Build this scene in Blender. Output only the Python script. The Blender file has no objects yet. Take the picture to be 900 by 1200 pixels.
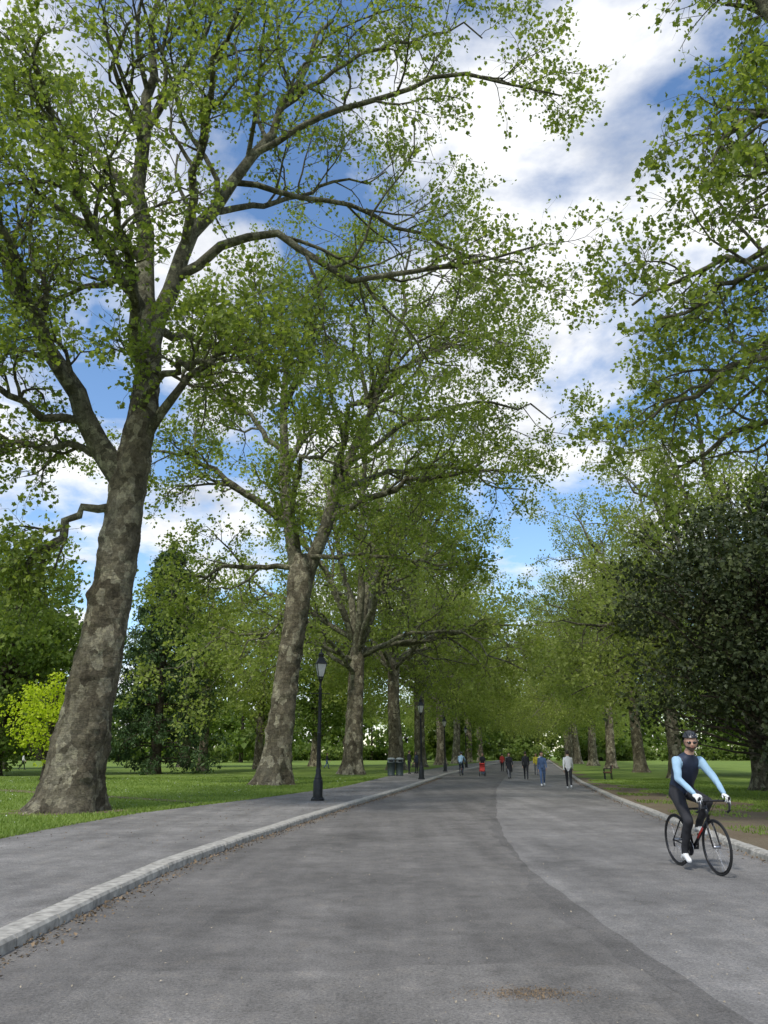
import bpy, math, numpy as np
from mathutils import Vector, Matrix
D=bpy.data; SC=bpy.context.scene
rng=np.random.default_rng(7)
def link(o): SC.collection.objects.link(o); return o
def nrm(v): return v/np.maximum(np.linalg.norm(v,axis=-1,keepdims=True),1e-9)
PI=math.pi
# ---------------------------------------------------------------- materials
def newmat(name):
    m=D.materials.new(name); m.use_nodes=True; nt=m.node_tree
    return m,nt,nt.nodes['Principled BSDF']
def N(nt,t,**k):
    n=nt.nodes.new(t)
    for a,b in k.items():
        if a in n.inputs: n.inputs[a].default_value=b
        else: setattr(n,a,b)
    return n
def ramp(nt,fac,stops):
    r=nt.nodes.new('ShaderNodeValToRGB'); nt.links.new(fac,r.inputs[0])
    e=r.color_ramp.elements
    e[0].position=stops[0][0]; e[0].color=(*stops[0][1],1)
    e[1].position=stops[-1][0]; e[1].color=(*stops[-1][1],1)
    for p,c in stops[1:-1]:
        x=e.new(p); x.color=(*c,1)
    return r
def simple(name,c,rough=.6,metal=0,var=.25,scale=8,bump=0):
    m,nt,b=newmat(name); tc=N(nt,'ShaderNodeTexCoord')
    n=N(nt,'ShaderNodeTexNoise',Scale=scale,Detail=5.0); nt.links.new(tc.outputs['Object'],n.inputs['Vector'])
    lo=tuple(x*(1-var) for x in c); hi=tuple(min(1,x*(1+var)) for x in c)
    r=ramp(nt,n.outputs['Fac'],[(.3,lo),(.7,hi)]); nt.links.new(r.outputs[0],b.inputs['Base Color'])
    b.inputs['Roughness'].default_value=rough; b.inputs['Metallic'].default_value=metal
    if bump:
        bp=N(nt,'ShaderNodeBump',Strength=bump,Distance=.02); nt.links.new(n.outputs['Fac'],bp.inputs['Height']); nt.links.new(bp.outputs[0],b.inputs['Normal'])
    return m
def mixc(nt,fac,a,b,mode='MIX'):
    m=nt.nodes.new('ShaderNodeMix'); m.data_type='RGBA'; m.blend_type=mode
    for s,v in ((m.inputs[0],fac),(m.inputs[6],a),(m.inputs[7],b)):
        if hasattr(v,'links') : nt.links.new(v,s)
        elif isinstance(v,tuple): s.default_value=(*v,1)
        else: s.default_value=v
    return m.outputs[2]
def asphalt(name,c,tint=(1,1,1)):
    m,nt,b=newmat(name); tc=N(nt,'ShaderNodeTexCoord'); co=tc.outputs['Object']
    def noi(s,d=4.0,r=.6,vec=None):
        n=N(nt,'ShaderNodeTexNoise',Scale=s,Detail=d,Roughness=r); nt.links.new(vec or co,n.inputs['Vector']); return n.outputs['Fac']
    base=tuple(c*t for t in tint)
    big=ramp(nt,noi(.5,8,.7),[(.32,tuple(x*.68 for x in base)),(.47,tuple(x*.95 for x in base)),(.68,tuple(x*1.3 for x in base))]).outputs[0]
    sp=ramp(nt,noi(42,5,.95),[(.36,(.35,.35,.35)),(.5,(.98,.98,.98)),(.6,(1.3,1.28,1.24)),(.68,(2.3,2.25,2.1))]).outputs[0]
    col=mixc(nt,.85,big,sp,'MULTIPLY')
    mid=ramp(nt,noi(3.2,7,.8),[(.3,(.72,.71,.69)),(.52,(1,1,1)),(.75,(1.28,1.22,1.13))]).outputs[0]
    col=mixc(nt,1.0,col,mid,'MULTIPLY')
    mp=N(nt,'ShaderNodeMapping'); mp.inputs['Scale'].default_value=(1.6,.09,1); mp.inputs['Rotation'].default_value=(0,0,.05); nt.links.new(co,mp.inputs[0])
    st=ramp(nt,noi(1.0,4,.6,mp.outputs[0]),[(.35,(.84,.84,.84)),(.65,(1.12,1.12,1.12))]).outputs[0]
    col=mixc(nt,1.0,col,st,'MULTIPLY')
    sv=N(nt,'ShaderNodeTexVoronoi',Scale=2.3,Randomness=1.0); nt.links.new(co,sv.inputs['Vector'])
    col=mixc(nt,.7,col,ramp(nt,sv.outputs['Distance'],[(.015,(.6,.6,.6)),(.06,(1,1,1))]).outputs[0],'MULTIPLY')
    nt.links.new(col,b.inputs['Base Color']); b.inputs['Roughness'].default_value=.85
    b.inputs['Specular IOR Level'].default_value=.25
    bp=N(nt,'ShaderNodeBump',Strength=.6,Distance=.012); nt.links.new(noi(60,4,.85),bp.inputs['Height']); nt.links.new(bp.outputs[0],b.inputs['Normal'])
    return m
M_road=asphalt('asphalt_old',.16,(1.0,.945,.885))
M_road2=asphalt('asphalt_new',.2,(1,.96,.92))
M_seam=asphalt('asphalt_seam',.135,(1,.95,.9))
M_front=asphalt('asphalt_front',.19,(1.0,.945,.88))
M_pave=asphalt('asphalt_footway',.215,(1,.955,.905))
def groundmat(name,stops,s1,s2=30,bump=.6):
    m,nt,b=newmat(name); tc=N(nt,'ShaderNodeTexCoord'); co=tc.outputs['Object']
    n=N(nt,'ShaderNodeTexNoise',Scale=s1,Detail=8.0,Roughness=.7); nt.links.new(co,n.inputs['Vector'])
    f=N(nt,'ShaderNodeTexNoise',Scale=s2,Detail=4.0,Roughness=.8); nt.links.new(co,f.inputs['Vector'])
    c=ramp(nt,n.outputs['Fac'],stops).outputs[0]
    g=ramp(nt,f.outputs['Fac'],[(.3,(.6,.6,.6)),(.7,(1.35,1.35,1.35))]).outputs[0]
    nt.links.new(mixc(nt,1.0,c,g,'MULTIPLY'),b.inputs['Base Color']); b.inputs['Roughness'].default_value=.95
    b.inputs['Specular IOR Level'].default_value=.1
    bp=N(nt,'ShaderNodeBump',Strength=bump,Distance=.05); nt.links.new(f.outputs['Fac'],bp.inputs['Height']); nt.links.new(bp.outputs[0],b.inputs['Normal'])
    return m
M_grass=groundmat('grass_ground',[(.25,(.1,.155,.032)),(.5,(.165,.235,.05)),(.75,(.22,.29,.07))],.5)
M_earth=groundmat('earth',[(.35,(.16,.125,.085)),(.58,(.19,.155,.105)),(.68,(.16,.19,.06)),(.85,(.17,.25,.05))],.7)
M_soil=groundmat('bare_soil',[(.3,(.15,.12,.075)),(.6,(.22,.18,.12)),(.75,(.15,.2,.06))],2)
M_kerb=simple('granite_kerb',(.36,.34,.3),.85,var=.4,scale=9,bump=.4)

def barkmat(name,dark,mid,light,sc=1.0,crk=.85):
    m,nt,b=newmat(name); tc=N(nt,'ShaderNodeTexCoord'); co=tc.outputs['Object']
    def noi(s,d,r,vec): 
        n=N(nt,'ShaderNodeTexNoise',Scale=s,Detail=d,Roughness=r); nt.links.new(vec,n.inputs['Vector']); return n
    mp=N(nt,'ShaderNodeMapping'); mp.inputs['Scale'].default_value=(1,1,.7); nt.links.new(co,mp.inputs[0])
    mh=N(nt,'ShaderNodeMapping'); mh.inputs['Scale'].default_value=(1,1,3.2); nt.links.new(co,mh.inputs[0])
    wn=noi(5.0*sc,4.0,.7,mp.outputs[0])
    wv=mixc(nt,.16,mp.outputs[0],wn.outputs['Color'],'ADD')
    def vor(s):
        v=N(nt,'ShaderNodeTexVoronoi',Scale=s*sc); nt.links.new(wv,v.inputs['Vector'])
        sx=N(nt,'ShaderNodeSeparateColor'); nt.links.new(v.outputs['Color'],sx.inputs[0]); return sx.outputs[0]
    c=ramp(nt,vor(3.4),[(.0,dark),(.35,mid),(.6,tuple(x*1.15 for x in mid)),(.74,tuple((a+b_)/2 for a,b_ in zip(mid,light))),(.9,light)]).outputs[0]
    c2=ramp(nt,vor(8.5),[(.0,(.55,.53,.48)),(.5,(1,1,1)),(.9,(1.5,1.5,1.4))]).outputs[0]
    c=mixc(nt,.85,c,c2,'MULTIPLY')
    big=noi(.8*sc,6.0,.65,mp.outputs[0]); c=mixc(nt,.3,c,ramp(nt,big.outputs['Fac'],[(.35,dark),(.5,mid),(.65,light)]).outputs[0])
    hz=noi(1.7*sc,7.0,.78,mh.outputs[0]); h=ramp(nt,hz.outputs['Fac'],[(.34,(.25,.23,.2)),(.42,(.95,.95,.95)),(.7,(1.12,1.1,1.05))]).outputs[0]
    c=mixc(nt,crk,c,h,'MULTIPLY')
    f=noi(16.0*sc,6.0,.85,mp.outputs[0]); g=ramp(nt,f.outputs['Fac'],[(.34,(.5,.5,.5)),(.6,(1.2,1.2,1.2))]).outputs[0]
    nt.links.new(mixc(nt,1.0,c,g,'MULTIPLY'),b.inputs['Base Color']); b.inputs['Roughness'].default_value=.9
    b.inputs['Specular IOR Level'].default_value=.2
    bp=N(nt,'ShaderNodeBump',Strength=1.0,Distance=.2); nt.links.new(hz.outputs['Fac'],bp.inputs['Height'])
    bq=N(nt,'ShaderNodeBump',Strength=.7,Distance=.04); nt.links.new(f.outputs['Fac'],bq.inputs['Height']); nt.links.new(bp.outputs[0],bq.inputs['Normal']); nt.links.new(bq.outputs[0],b.inputs['Normal'])
    return m
M_bark=barkmat('plane_bark',(.07,.058,.04),(.15,.13,.092),(.38,.35,.26))
M_branch=barkmat('plane_branch_bark',(.065,.06,.04),(.15,.14,.095),(.34,.33,.23),1.6,.5)
M_darkbark=barkmat('dark_bark',(.04,.033,.025),(.08,.065,.05),(.14,.12,.09))
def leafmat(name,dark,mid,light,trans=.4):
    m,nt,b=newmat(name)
    at=N(nt,'ShaderNodeAttribute'); at.attribute_name='tone'
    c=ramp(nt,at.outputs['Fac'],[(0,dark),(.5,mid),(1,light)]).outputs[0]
    nt.links.new(c,b.inputs['Base Color']); b.inputs['Roughness'].default_value=.5
    b.inputs['Specular IOR Level'].default_value=.25
    t=nt.nodes.new('ShaderNodeBsdfTranslucent')
    tcol=mixc(nt,1.0,c,(1.5,1.55,.7),'MULTIPLY'); nt.links.new(tcol,t.inputs['Color'])
    mx=nt.nodes.new('ShaderNodeMixShader'); mx.inputs[0].default_value=trans
    nt.links.new(b.outputs[0],mx.inputs[1]); nt.links.new(t.outputs[0],mx.inputs[2])
    nt.links.new(mx.outputs[0],nt.nodes['Material Output'].inputs['Surface'])
    return m
M_leaf=leafmat('plane_leaves',(.105,.145,.03),(.19,.24,.05),(.31,.36,.1),.5)
M_leaff=leafmat('plane_leaves_far_haze',(.15,.195,.05),(.26,.31,.08),(.38,.43,.15),.5)  # paler copy for farther trees: distance haze and brightness put into leaf colour
M_leafb=leafmat('park_leaves',(.085,.13,.03),(.15,.21,.048),(.25,.31,.08),.45)
M_holly=leafmat('evergreen_leaves',(.02,.03,.012),(.048,.064,.024),(.13,.15,.055),.15)
M_cedar=leafmat('conifer_needles',(.025,.05,.02),(.055,.1,.036),(.11,.165,.06),.2)
M_lime=leafmat('bright_leaves',(.28,.36,.015),(.44,.52,.03),(.58,.64,.06),.45)
M_blade=leafmat('grass_blades',(.13,.19,.035),(.19,.265,.055),(.28,.35,.09),.35)

# ---------------------------------------------------------------- mesh builder (numpy)
class MB:
    def __init__(s): s.V=[];s.F=[];s.n=0
    def add(s,V,F,mi=0,tone=None,smooth=False):
        V=np.asarray(V,float).reshape(-1,3); F=np.asarray(F,int)
        if tone is None: tone=np.zeros(len(F))
        s.V.append(V); s.F.append((F+s.n,mi if np.ndim(mi) else np.full(len(F),mi),tone,smooth)); s.n+=len(V)
    def mesh(s,name,mats):
        me=D.meshes.new(name); V=np.concatenate(s.V)
        me.vertices.add(len(V)); me.vertices.foreach_set('co',V.ravel())
        L=np.concatenate([f.ravel() for f,_,_,_ in s.F]); tot=np.concatenate([np.full(len(f),f.shape[1]) for f,_,_,_ in s.F])
        st=np.concatenate([[0],np.cumsum(tot)[:-1]])
        me.loops.add(len(L)); me.loops.foreach_set('vertex_index',L.astype(np.int32))
        me.polygons.add(len(tot)); me.polygons.foreach_set('loop_start',st.astype(np.int32))
        me.polygons.foreach_set('material_index',np.concatenate([m for _,m,_,_ in s.F]).astype(np.int32))
        me.polygons.foreach_set('use_smooth',np.concatenate([np.full(len(f),sm) for f,_,_,sm in s.F]))
        for m in mats: me.materials.append(m)
        me.update(calc_edges=True)
        a=me.attributes.new('tone','FLOAT','FACE'); a.data.foreach_set('value',np.concatenate([r for _,_,r,_ in s.F]).astype(np.float32))
        me.validate()
        return me
    def obj(s,name,mats,loc=(0,0,0),rz=0,sc=1):
        o=link(D.objects.new(name,s.mesh(name,mats))); o.location=loc; o.rotation_euler=(0,0,rz); o.scale=(sc,)*3; return o
def inst(me,name,loc,rz=0,sc=(1,1,1)):
    o=link(D.objects.new(name,me)); o.location=loc; o.rotation_euler=(0,0,rz); o.scale=sc; return o

def tubes(mb,P,R,s,mi=0,cap=False,bump=None):
    P=np.asarray(P,float); R=np.asarray(R,float)
    if P.ndim==2: P=P[None];R=R[None]
    n,k,_=P.shape; T=nrm(np.gradient(P,axis=1))
    M=np.abs(nrm(P[:,-1]-P[:,0])); ref=np.eye(3)[np.argmin(M,axis=1)][:,None,:]
    A=nrm(np.cross(T,ref)); B=np.cross(T,A)
    a=np.arange(s)*2*np.pi/s
    rr=R[:,:,None]
    if bump is not None: rr=rr*bump
    else: rr=np.broadcast_to(rr,(n,k,s))
    V=P[:,:,None]+rr[...,None]*(np.cos(a)[None,None,:,None]*A[:,:,None]+np.sin(a)[None,None,:,None]*B[:,:,None])
    b=(np.arange(n)*k*s)[:,None,None]; i=(np.arange(k-1)*s)[None,:,None]; j=np.arange(s)[None,None,:]; j2=(j+1)%s
    F=np.stack([b+i+j,b+i+j2,b+i+s+j2,b+i+s+j],-1).reshape(-1,4)
    mb.add(V,F,mi,None,True)
    if cap:
        c0=np.arange(s)[::-1]; c1=(k-1)*s+np.arange(s)
        mb.F.append((np.array([c0,c1])+mb.n-len(V.reshape(-1,3)),np.full(2,mi),np.zeros(2),False))
def resample(pts,k):
    p=np.asarray(pts,float); d=np.concatenate([[0],np.cumsum(np.linalg.norm(np.diff(p[:,:3],axis=0),axis=1))])
    x=np.linspace(0,d[-1],k*6); q=np.stack([np.interp(x,d,p[:,c]) for c in range(p.shape[1])],1)
    w=max(3,(k*6)//len(p)//2*2+1); ker=np.hanning(w+2)[1:-1]; ker/=ker.sum()
    pad=w//2; qp=np.concatenate([2*q[0]-q[1:pad+1][::-1],q,2*q[-1]-q[-pad-1:-1][::-1]])
    q2=np.stack([np.convolve(qp[:,c],ker,'valid') for c in range(p.shape[1])],1)
    q2[0]=p[0]; q2[-1]=p[-1]
    return q2[np.linspace(0,len(q2)-1,k).astype(int)]
def spawn(rng,P,R,m,tr,Lr,k,spread,up,wig,rf,rmin=.006,absL=False):
    n,kk,_=P.shape; T=nrm(np.gradient(P,axis=1)); pl=np.linalg.norm(np.diff(P,axis=1),axis=2).sum(1)[:,None]
    t=(np.arange(m)[None]+rng.uniform(0,1,(n,m)))/m*(tr[1]-tr[0])+tr[0]
    f=t*(kk-1); i0=np.clip(f.astype(int),0,kk-2); w=(f-i0)[...,None]; r_=np.arange(n)[:,None]
    p=P[r_,i0]*(1-w)+P[r_,i0+1]*w; tn=T[r_,i0]; r=(R[r_,i0]*(1-w[...,0])+R[r_,i0+1]*w[...,0])
    L=rng.uniform(*Lr,(n,m))*(1.2-.6*t)
    if not absL: L=L*pl
    q=rng.normal(size=(n,m,3)); q-= (q*tn).sum(-1,keepdims=True)*tn; q=nrm(q)
    sp=rng.uniform(.6,1.25,(n,m,1))*spread
    d=nrm(tn*np.cos(sp)+q*np.sin(sp)+np.array([0,0,up]))
    p=p.reshape(-1,3);d=d.reshape(-1,3);L=L.reshape(-1,1);r=r.reshape(-1)
    out=[p]
    for s in range(k-1):
        p=p+d*L/(k-1); out.append(p); d=nrm(d+rng.normal(size=d.shape)*wig+np.array([0,0,up*.25]))
    r0=np.maximum(np.minimum(r*rf,L[:,0]*.028+.008),rmin)
    return np.stack(out,1), r0[:,None]*np.linspace(1,.3,k)[None]
STAR=np.array([(0,0),(.36,-.04),(.26,.2),(.52,.46),(0,1.0),(-.52,.46),(-.26,.2),(-.36,-.04)])
KITE=np.array([(0,0),(.42,.4),(0,1.0),(-.42,.4)])
def leaves(rng,mb,P,size,tmpl,mi=1,hang=.35,flat=.6,rv=None):
    n=len(P); d=nrm(rng.normal(size=(n,3))+np.array([0,0,-hang])); q=rng.normal(size=(n,3))+np.array([0,0,flat])
    q=nrm(q-(q*d).sum(1,keepdims=True)*d); r=np.cross(d,q); s=(size*rng.uniform(.55,1.3,n))[:,None,None]
    fold=np.abs(tmpl[:,0])*.35
    V=P[:,None]+s*(tmpl[:,0][None,:,None]*r[:,None]+tmpl[:,1][None,:,None]*d[:,None]+fold[None,:,None]*q[:,None])
    F=np.arange(n*len(tmpl)).reshape(n,-1)
    if rv is None: rv=rng.uniform(0,1,n)
    mb.add(V,F,mi,np.clip(rv,0,1))
def twigs_leaves(rng,mb,P,m,size,tmpl,jit,mi=1,hang=.35):
    n,k,_=P.shape; t=rng.uniform(.1,1,(n,m))**.7; f=t*(k-1); i0=np.clip(f.astype(int),0,k-2); w=(f-i0)[...,None]; r_=np.arange(n)[:,None]
    p=P[r_,i0]*(1-w)+P[r_,i0+1]*w+rng.normal(size=(n,m,3))*jit
    rv=(rng.uniform(0,1,(n,1))*.5+rng.uniform(0,1,(n,m))*.5)
    leaves(rng,mb,p.reshape(-1,3),size,tmpl,mi,hang,rv=rv.ravel())
def trunk(rng,mb,pts,mi=0,sides=40,k=70,flare=.5,rough=1,burrs=60):
    q=resample(pts,k); P=q[:,:3]; R=q[:,3]; z=P[:,2]-P[0,2]
    th=np.arange(sides)*2*np.pi/sides; Z=z[:,None]; TH=th[None]
    ph=rng.uniform(0,6.28,6)
    b=1+flare*np.exp(-Z/.6)+ .24*np.exp(-Z/.8)*np.cos(5*TH+ph[0])+.1*np.exp(-Z/1.1)*np.cos(8*TH+ph[1])
    b=b+.05*np.cos(2*TH+ph[2]+Z*.4)+.04*np.cos(3*TH+ph[3]-Z*.7)+.025*np.sin(Z*3.1+ph[4]+2*np.sin(TH*2))+.02*np.sin(Z*7+ph[5]+3*np.sin(TH+1))
    for _ in range(burrs):
        t0=rng.uniform(0,6.28); z0=rng.uniform(.3,z[-1]); a=rng.uniform(-.06,.13)*rough; dth=np.angle(np.exp(1j*(TH-t0)))
        b=b+a*np.exp(-(dth/rng.uniform(.15,.4))**2-((Z-z0)/rng.uniform(.06,.25))**2)
    b=b+rng.normal(size=b.shape)*.012
    tubes(mb,P[None],R[None],sides,mi,bump=b[None])
def finish_crown(rng,mb,LP,LR,size,tmpl,cfg=(9,7,6),leaf=10,reach=(.3,.5),l3=(.3,.55),l4=(.5,1.1),jit=.12,mib=0,mil=1,sides=(6,4,3),up=.1,droop=-.14,t2=.25,t3=.22):
    P2,R2=spawn(rng,LP,LR,cfg[0],(t2,1),reach,8,.85,up,.26,.55,.016)
    P3,R3=spawn(rng,P2,R2,cfg[1],(t3,1),l3,6,.9,0,.3,.6,.009)
    P4,R4=spawn(rng,P3,R3,cfg[2],(.15,1),l4,4,.8,droop,.22,.6,.0055,absL=True)
    tubes(mb,P2,R2,sides[0],mib); tubes(mb,P3,R3,sides[1],mib); tubes(mb,P4,R4,sides[2],mib)
    twigs_leaves(rng,mb,P4,leaf,size,tmpl,jit,mil)
    twigs_leaves(rng,mb,P3,max(2,leaf//3),size,tmpl,jit*1.6,mil)
def limbs(mb,LL,k=14,sides=10,mib=0,rng=rng,wig=.14):
    Ps=[];Rs=[]
    for L in LL:
        q=resample(L,k); w=rng.normal(size=(k,3))*wig; w[0]=0; q[:,:3]+=w*(np.linspace(.3,1,k)[:,None])
        Ps.append(q[:,:3]);Rs.append(q[:,3])
    P=np.array(Ps);R=np.array(Rs); tubes(mb,P,R,sides,mib); return P,R

# ---------------------------------------------------------------- ground plan
YS=np.concatenate([np.arange(-15,100,.75),np.arange(100,520,8.)])
YF=np.concatenate([np.arange(-15,60,.15),np.arange(60,520,4.)])
def curve(tab,sm=7):
    y=np.arange(-40,620,.5); t=np.array(tab,float); x=np.interp(y,t[:,0],t[:,1])
    sl=(t[-1,1]-t[-2,1])/(t[-1,0]-t[-2,0]); x=np.where(y>t[-1,0],t[-1,1]+(y-t[-1,0])*sl,x)
    k=np.hanning(int(sm*2)+2); k/=k.sum(); xs=np.convolve(x,k,'same'); xs[:20]=x[:20]; xs[-20:]=x[-20:]
    return lambda q: np.interp(q,y,xs)
LE=curve([(-40,-3.3),(4,-3.18),(9,-3.2),(12.2,-3.1),(16.3,-2.55),(25,-1.3),(40,1.2),(70,5.6),(100,11),(150,20.5)])
RE=curve([(-40,5.2),(5,5.5),(13,6.0),(19,6.9),(31,8.7),(50,12.0),(75,17),(100,21.7),(150,31.5)])
SE=curve([(-40,2.3),(5.5,2.26),(7.5,2.2),(10,2.05),(14.3,2.2),(21.6,2.95),(40,5.5),(70,10.6),(100,16),(150,25.6)])
GE=curve([(-40,-7.6),(12,-7.5),(16,-7.3),(21.6,-6.9),(29.3,-4.7),(40,-2.2),(60,.2),(100,6.5),(150,16)])
def ribbon(name,fa,fb,za,zb,mat,ys=YS,nx=2):
    mb=MB(); a=fa(ys); b=fb(ys); t=np.linspace(0,1,nx)
    X=a[:,None]*(1-t)+b[:,None]*t; Z=np.broadcast_to(za*(1-t)+zb*t,X.shape); Y=np.broadcast_to(ys[:,None],X.shape)
    V=np.stack([X,Y,Z],-1).reshape(-1,3); n=len(ys); i=(np.arange(n-1)*nx)[:,None]; j=np.arange(nx-1)[None]
    F=np.stack([i+j,i+j+1,i+nx+j+1,i+nx+j],-1).reshape(-1,4); mb.add(V,F); return mb.obj(name,[mat])
mb=MB(); mb.add([(-1500,-300,-.05),(1500,-300,-.05),(1500,2500,-.05),(-1500,2500,-.05)],[[0,1,2,3]]); mb.obj('ground',[M_grass])
ribbon('road',LE,RE,0,0,M_road,nx=3)
sr=lambda y:SE(y)+.04+.02*np.sin(y*1.3+1)+.012*np.sin(y*5)
ribbon('road_resurfaced_lane',sr,RE,.003,.004,M_road2,ys=YF)
ribbon('road_joint',lambda y:SE(y)-.2-.09*np.sin(y*.8)-.04*np.sin(y*3.7)-.02*np.sin(y*9)-.1*np.sin(y*.31),sr,.0015,.003,M_seam,ys=YF[YF<60])
mb=MB(); xs=np.linspace(-2.2,1.85,40); yf=6.85+.05*np.sin(xs*3)+.03*np.sin(xs*8)+.12*np.sin(xs*.9)
V=np.concatenate([np.stack([xs,xs*0-12,xs*0+.003],1),np.stack([xs,yf,xs*0+.003],1)]); mb.add(V,[[i,i+1,41+i,40+i] for i in range(39)]); mb.obj('road_patch',[M_front])
ribbon('footway',lambda y:GE(y)+.06*np.sin(y*1.9)+.05*np.sin(y*4.3),lambda y:LE(y)-.30,.1,.1,M_pave)
ribbon('lawn',lambda y:y*0-400.,lambda y:GE(y)+.06*np.sin(y*1.9)+.05*np.sin(y*4.3),.12,.105,M_grass,nx=6)
ve=lambda y:RE(y)+3.6+.5*np.sin(y*.5)+.3*np.sin(y*1.7)-np.clip((y-26)*.12,0,2.8)
ribbon('earth_verge',lambda y:RE(y)+.22,ve,.09,.1,M_earth)
ribbon('lawn',ve,lambda y:y*0+400.,.1,.12,M_grass,nx=6)
a=np.linspace(0,2*math.pi,60,endpoint=False); rr=1.65+.3*np.sin(3*a+1)+.2*np.sin(7*a)+.1*np.sin(13*a)
mb=MB(); mb.add(np.stack([-8.9+rr*np.cos(a),22.9+rr*.8*np.sin(a),a*0+.113],1),[list(range(60))]); mb.obj('bare_soil',[M_soil])
mb=MB(); mb.add([(-7.0,28.2,.122),(-5.6,26.2,.122),(-18,36.5,.122),(-19,38.8,.122)],[[0,1,2,3]]); mb.obj('side_path',[M_soil])
def kerb(fn,sgn,w,h,y0,y1):
    mb=MB(); y=y0; prof=np.array([(0,-.03),(.005,h-.03),(.03,h),(w-.02,h),(w,h-.02),(w,-.03)])
    while y<y1:
        L=.9 if y<110 else 6; sub=[y+.008,y+L-.008]; V=[]
        j=rng.uniform(-.008,.008,2)
        for q in sub:
            x=fn(q); t=nrm(np.array([(fn(q+.2)-fn(q-.2)),.4])); nn=np.array([-t[1],t[0]])*(1 if sgn<0 else -1)
            for o,z in prof: V.append((x+nn[0]*(o+j[0]),q+nn[1]*o,z+j[1]))
        n=len(prof); F=[[i,(i+1)%n,n+(i+1)%n,n+i] for i in range(n)]
        mb.add(V,F); mb.add(V,[list(range(n)),list(range(2*n-1,n-1,-1))]); y+=L
    return mb.obj('kerb',[M_kerb])
kerb(LE,-1,.30,.115,-6,300); kerb(RE,1,.22,.11,-6,300)

M_lit=simple('dry_leaf_litter',(.19,.135,.08),.9,var=.5,scale=3)
M_grit=simple('pale_grit',(.34,.29,.21),.9,var=.4,scale=5)
mb=MB()
y=rng.uniform(4,60,3400); x=LE(y)+np.abs(rng.normal(0,.15,len(y)))+.01
leaves(rng,mb,np.stack([x,y,np.full(len(y),.012)],1),.04,KITE,0,0,6)
y=rng.uniform(8,60,1200); x=RE(y)-np.abs(rng.normal(0,.14,len(y)))
leaves(rng,mb,np.stack([x,y,np.full(len(y),.012)],1),.045,KITE,0,0,6)
y=4+rng.uniform(0,1,1500)**1.5*40; x=rng.uniform(0,1,1500)*(RE(y)-LE(y))+LE(y)
leaves(rng,mb,np.stack([x,y,np.full(1500,.014)],1),.018,KITE,1,0,6)
p=rng.normal(size=(1300,2))*[.2,.08]+[1.02,6.15]
leaves(rng,mb,np.stack([p[:,0],p[:,1],np.full(1300,.012)],1),.011,KITE,0,0,6)
y=rng.uniform(14,40,900); x=rng.uniform(0,1,900)*(LE(y)-.4-GE(y))+GE(y)
leaves(rng,mb,np.stack([x,y,np.full(900,.112)],1),.03,KITE,0,0,6)
mb.obj('leaf_litter',[M_lit,M_grit])

mb=MB()
def blades(n,x,y):
    h=rng.uniform(.03,.09,n); a=rng.uniform(0,6.28,n); w=.01+.0005*y
    dx=np.cos(a)*w;dy=np.sin(a)*w; l=rng.normal(size=(n,2))*.03
    V=np.stack([np.stack([x-dx,y-dy,np.full(n,.1)],1),np.stack([x+dx,y+dy,np.full(n,.1)],1),np.stack([x+l[:,0],y+l[:,1],.1+h],1)],1)
    pt=.5+.25*np.sin(x*1.3+np.sin(y*.9)*2)+.25*np.sin(y*.8+x*.4)
    mb.add(V,np.arange(3*n).reshape(n,3),0,np.clip(pt*.6+rng.uniform(0,.4,n),0,1))
n=90000; y=13+45*rng.uniform(0,1,n)**1.4; x=GE(y)+.1-rng.uniform(0,1,n)**1.3*(8+y*.5); k=((x+8.95)**2+(y-22.9)**2>1.6+rng.uniform(-.8,1.5,n)); blades(k.sum(),x[k],y[k])
n=25000; y=14+40*rng.uniform(0,1,n); x=RE(y)+.4+rng.uniform(0,1,n)*7; k=(np.sin(x*2+y)+np.sin(y*1.3-x)+(x-RE(y))*.5)>1.2; blades(k.sum(),x[k],y[k])
mb.obj('grass',[M_blade])
M_daisy=simple('daisy_white',(.75,.75,.7),.7)
mb=MB(); n=1800; y=16+60*rng.uniform(0,1,n); x=GE(y)-.5-rng.uniform(0,1,n)*(10+y*.6)
leaves(rng,mb,np.stack([x,y,np.full(n,.17)],1),.035,KITE,0,0,6); mb.obj('daisies',[M_daisy])

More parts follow.
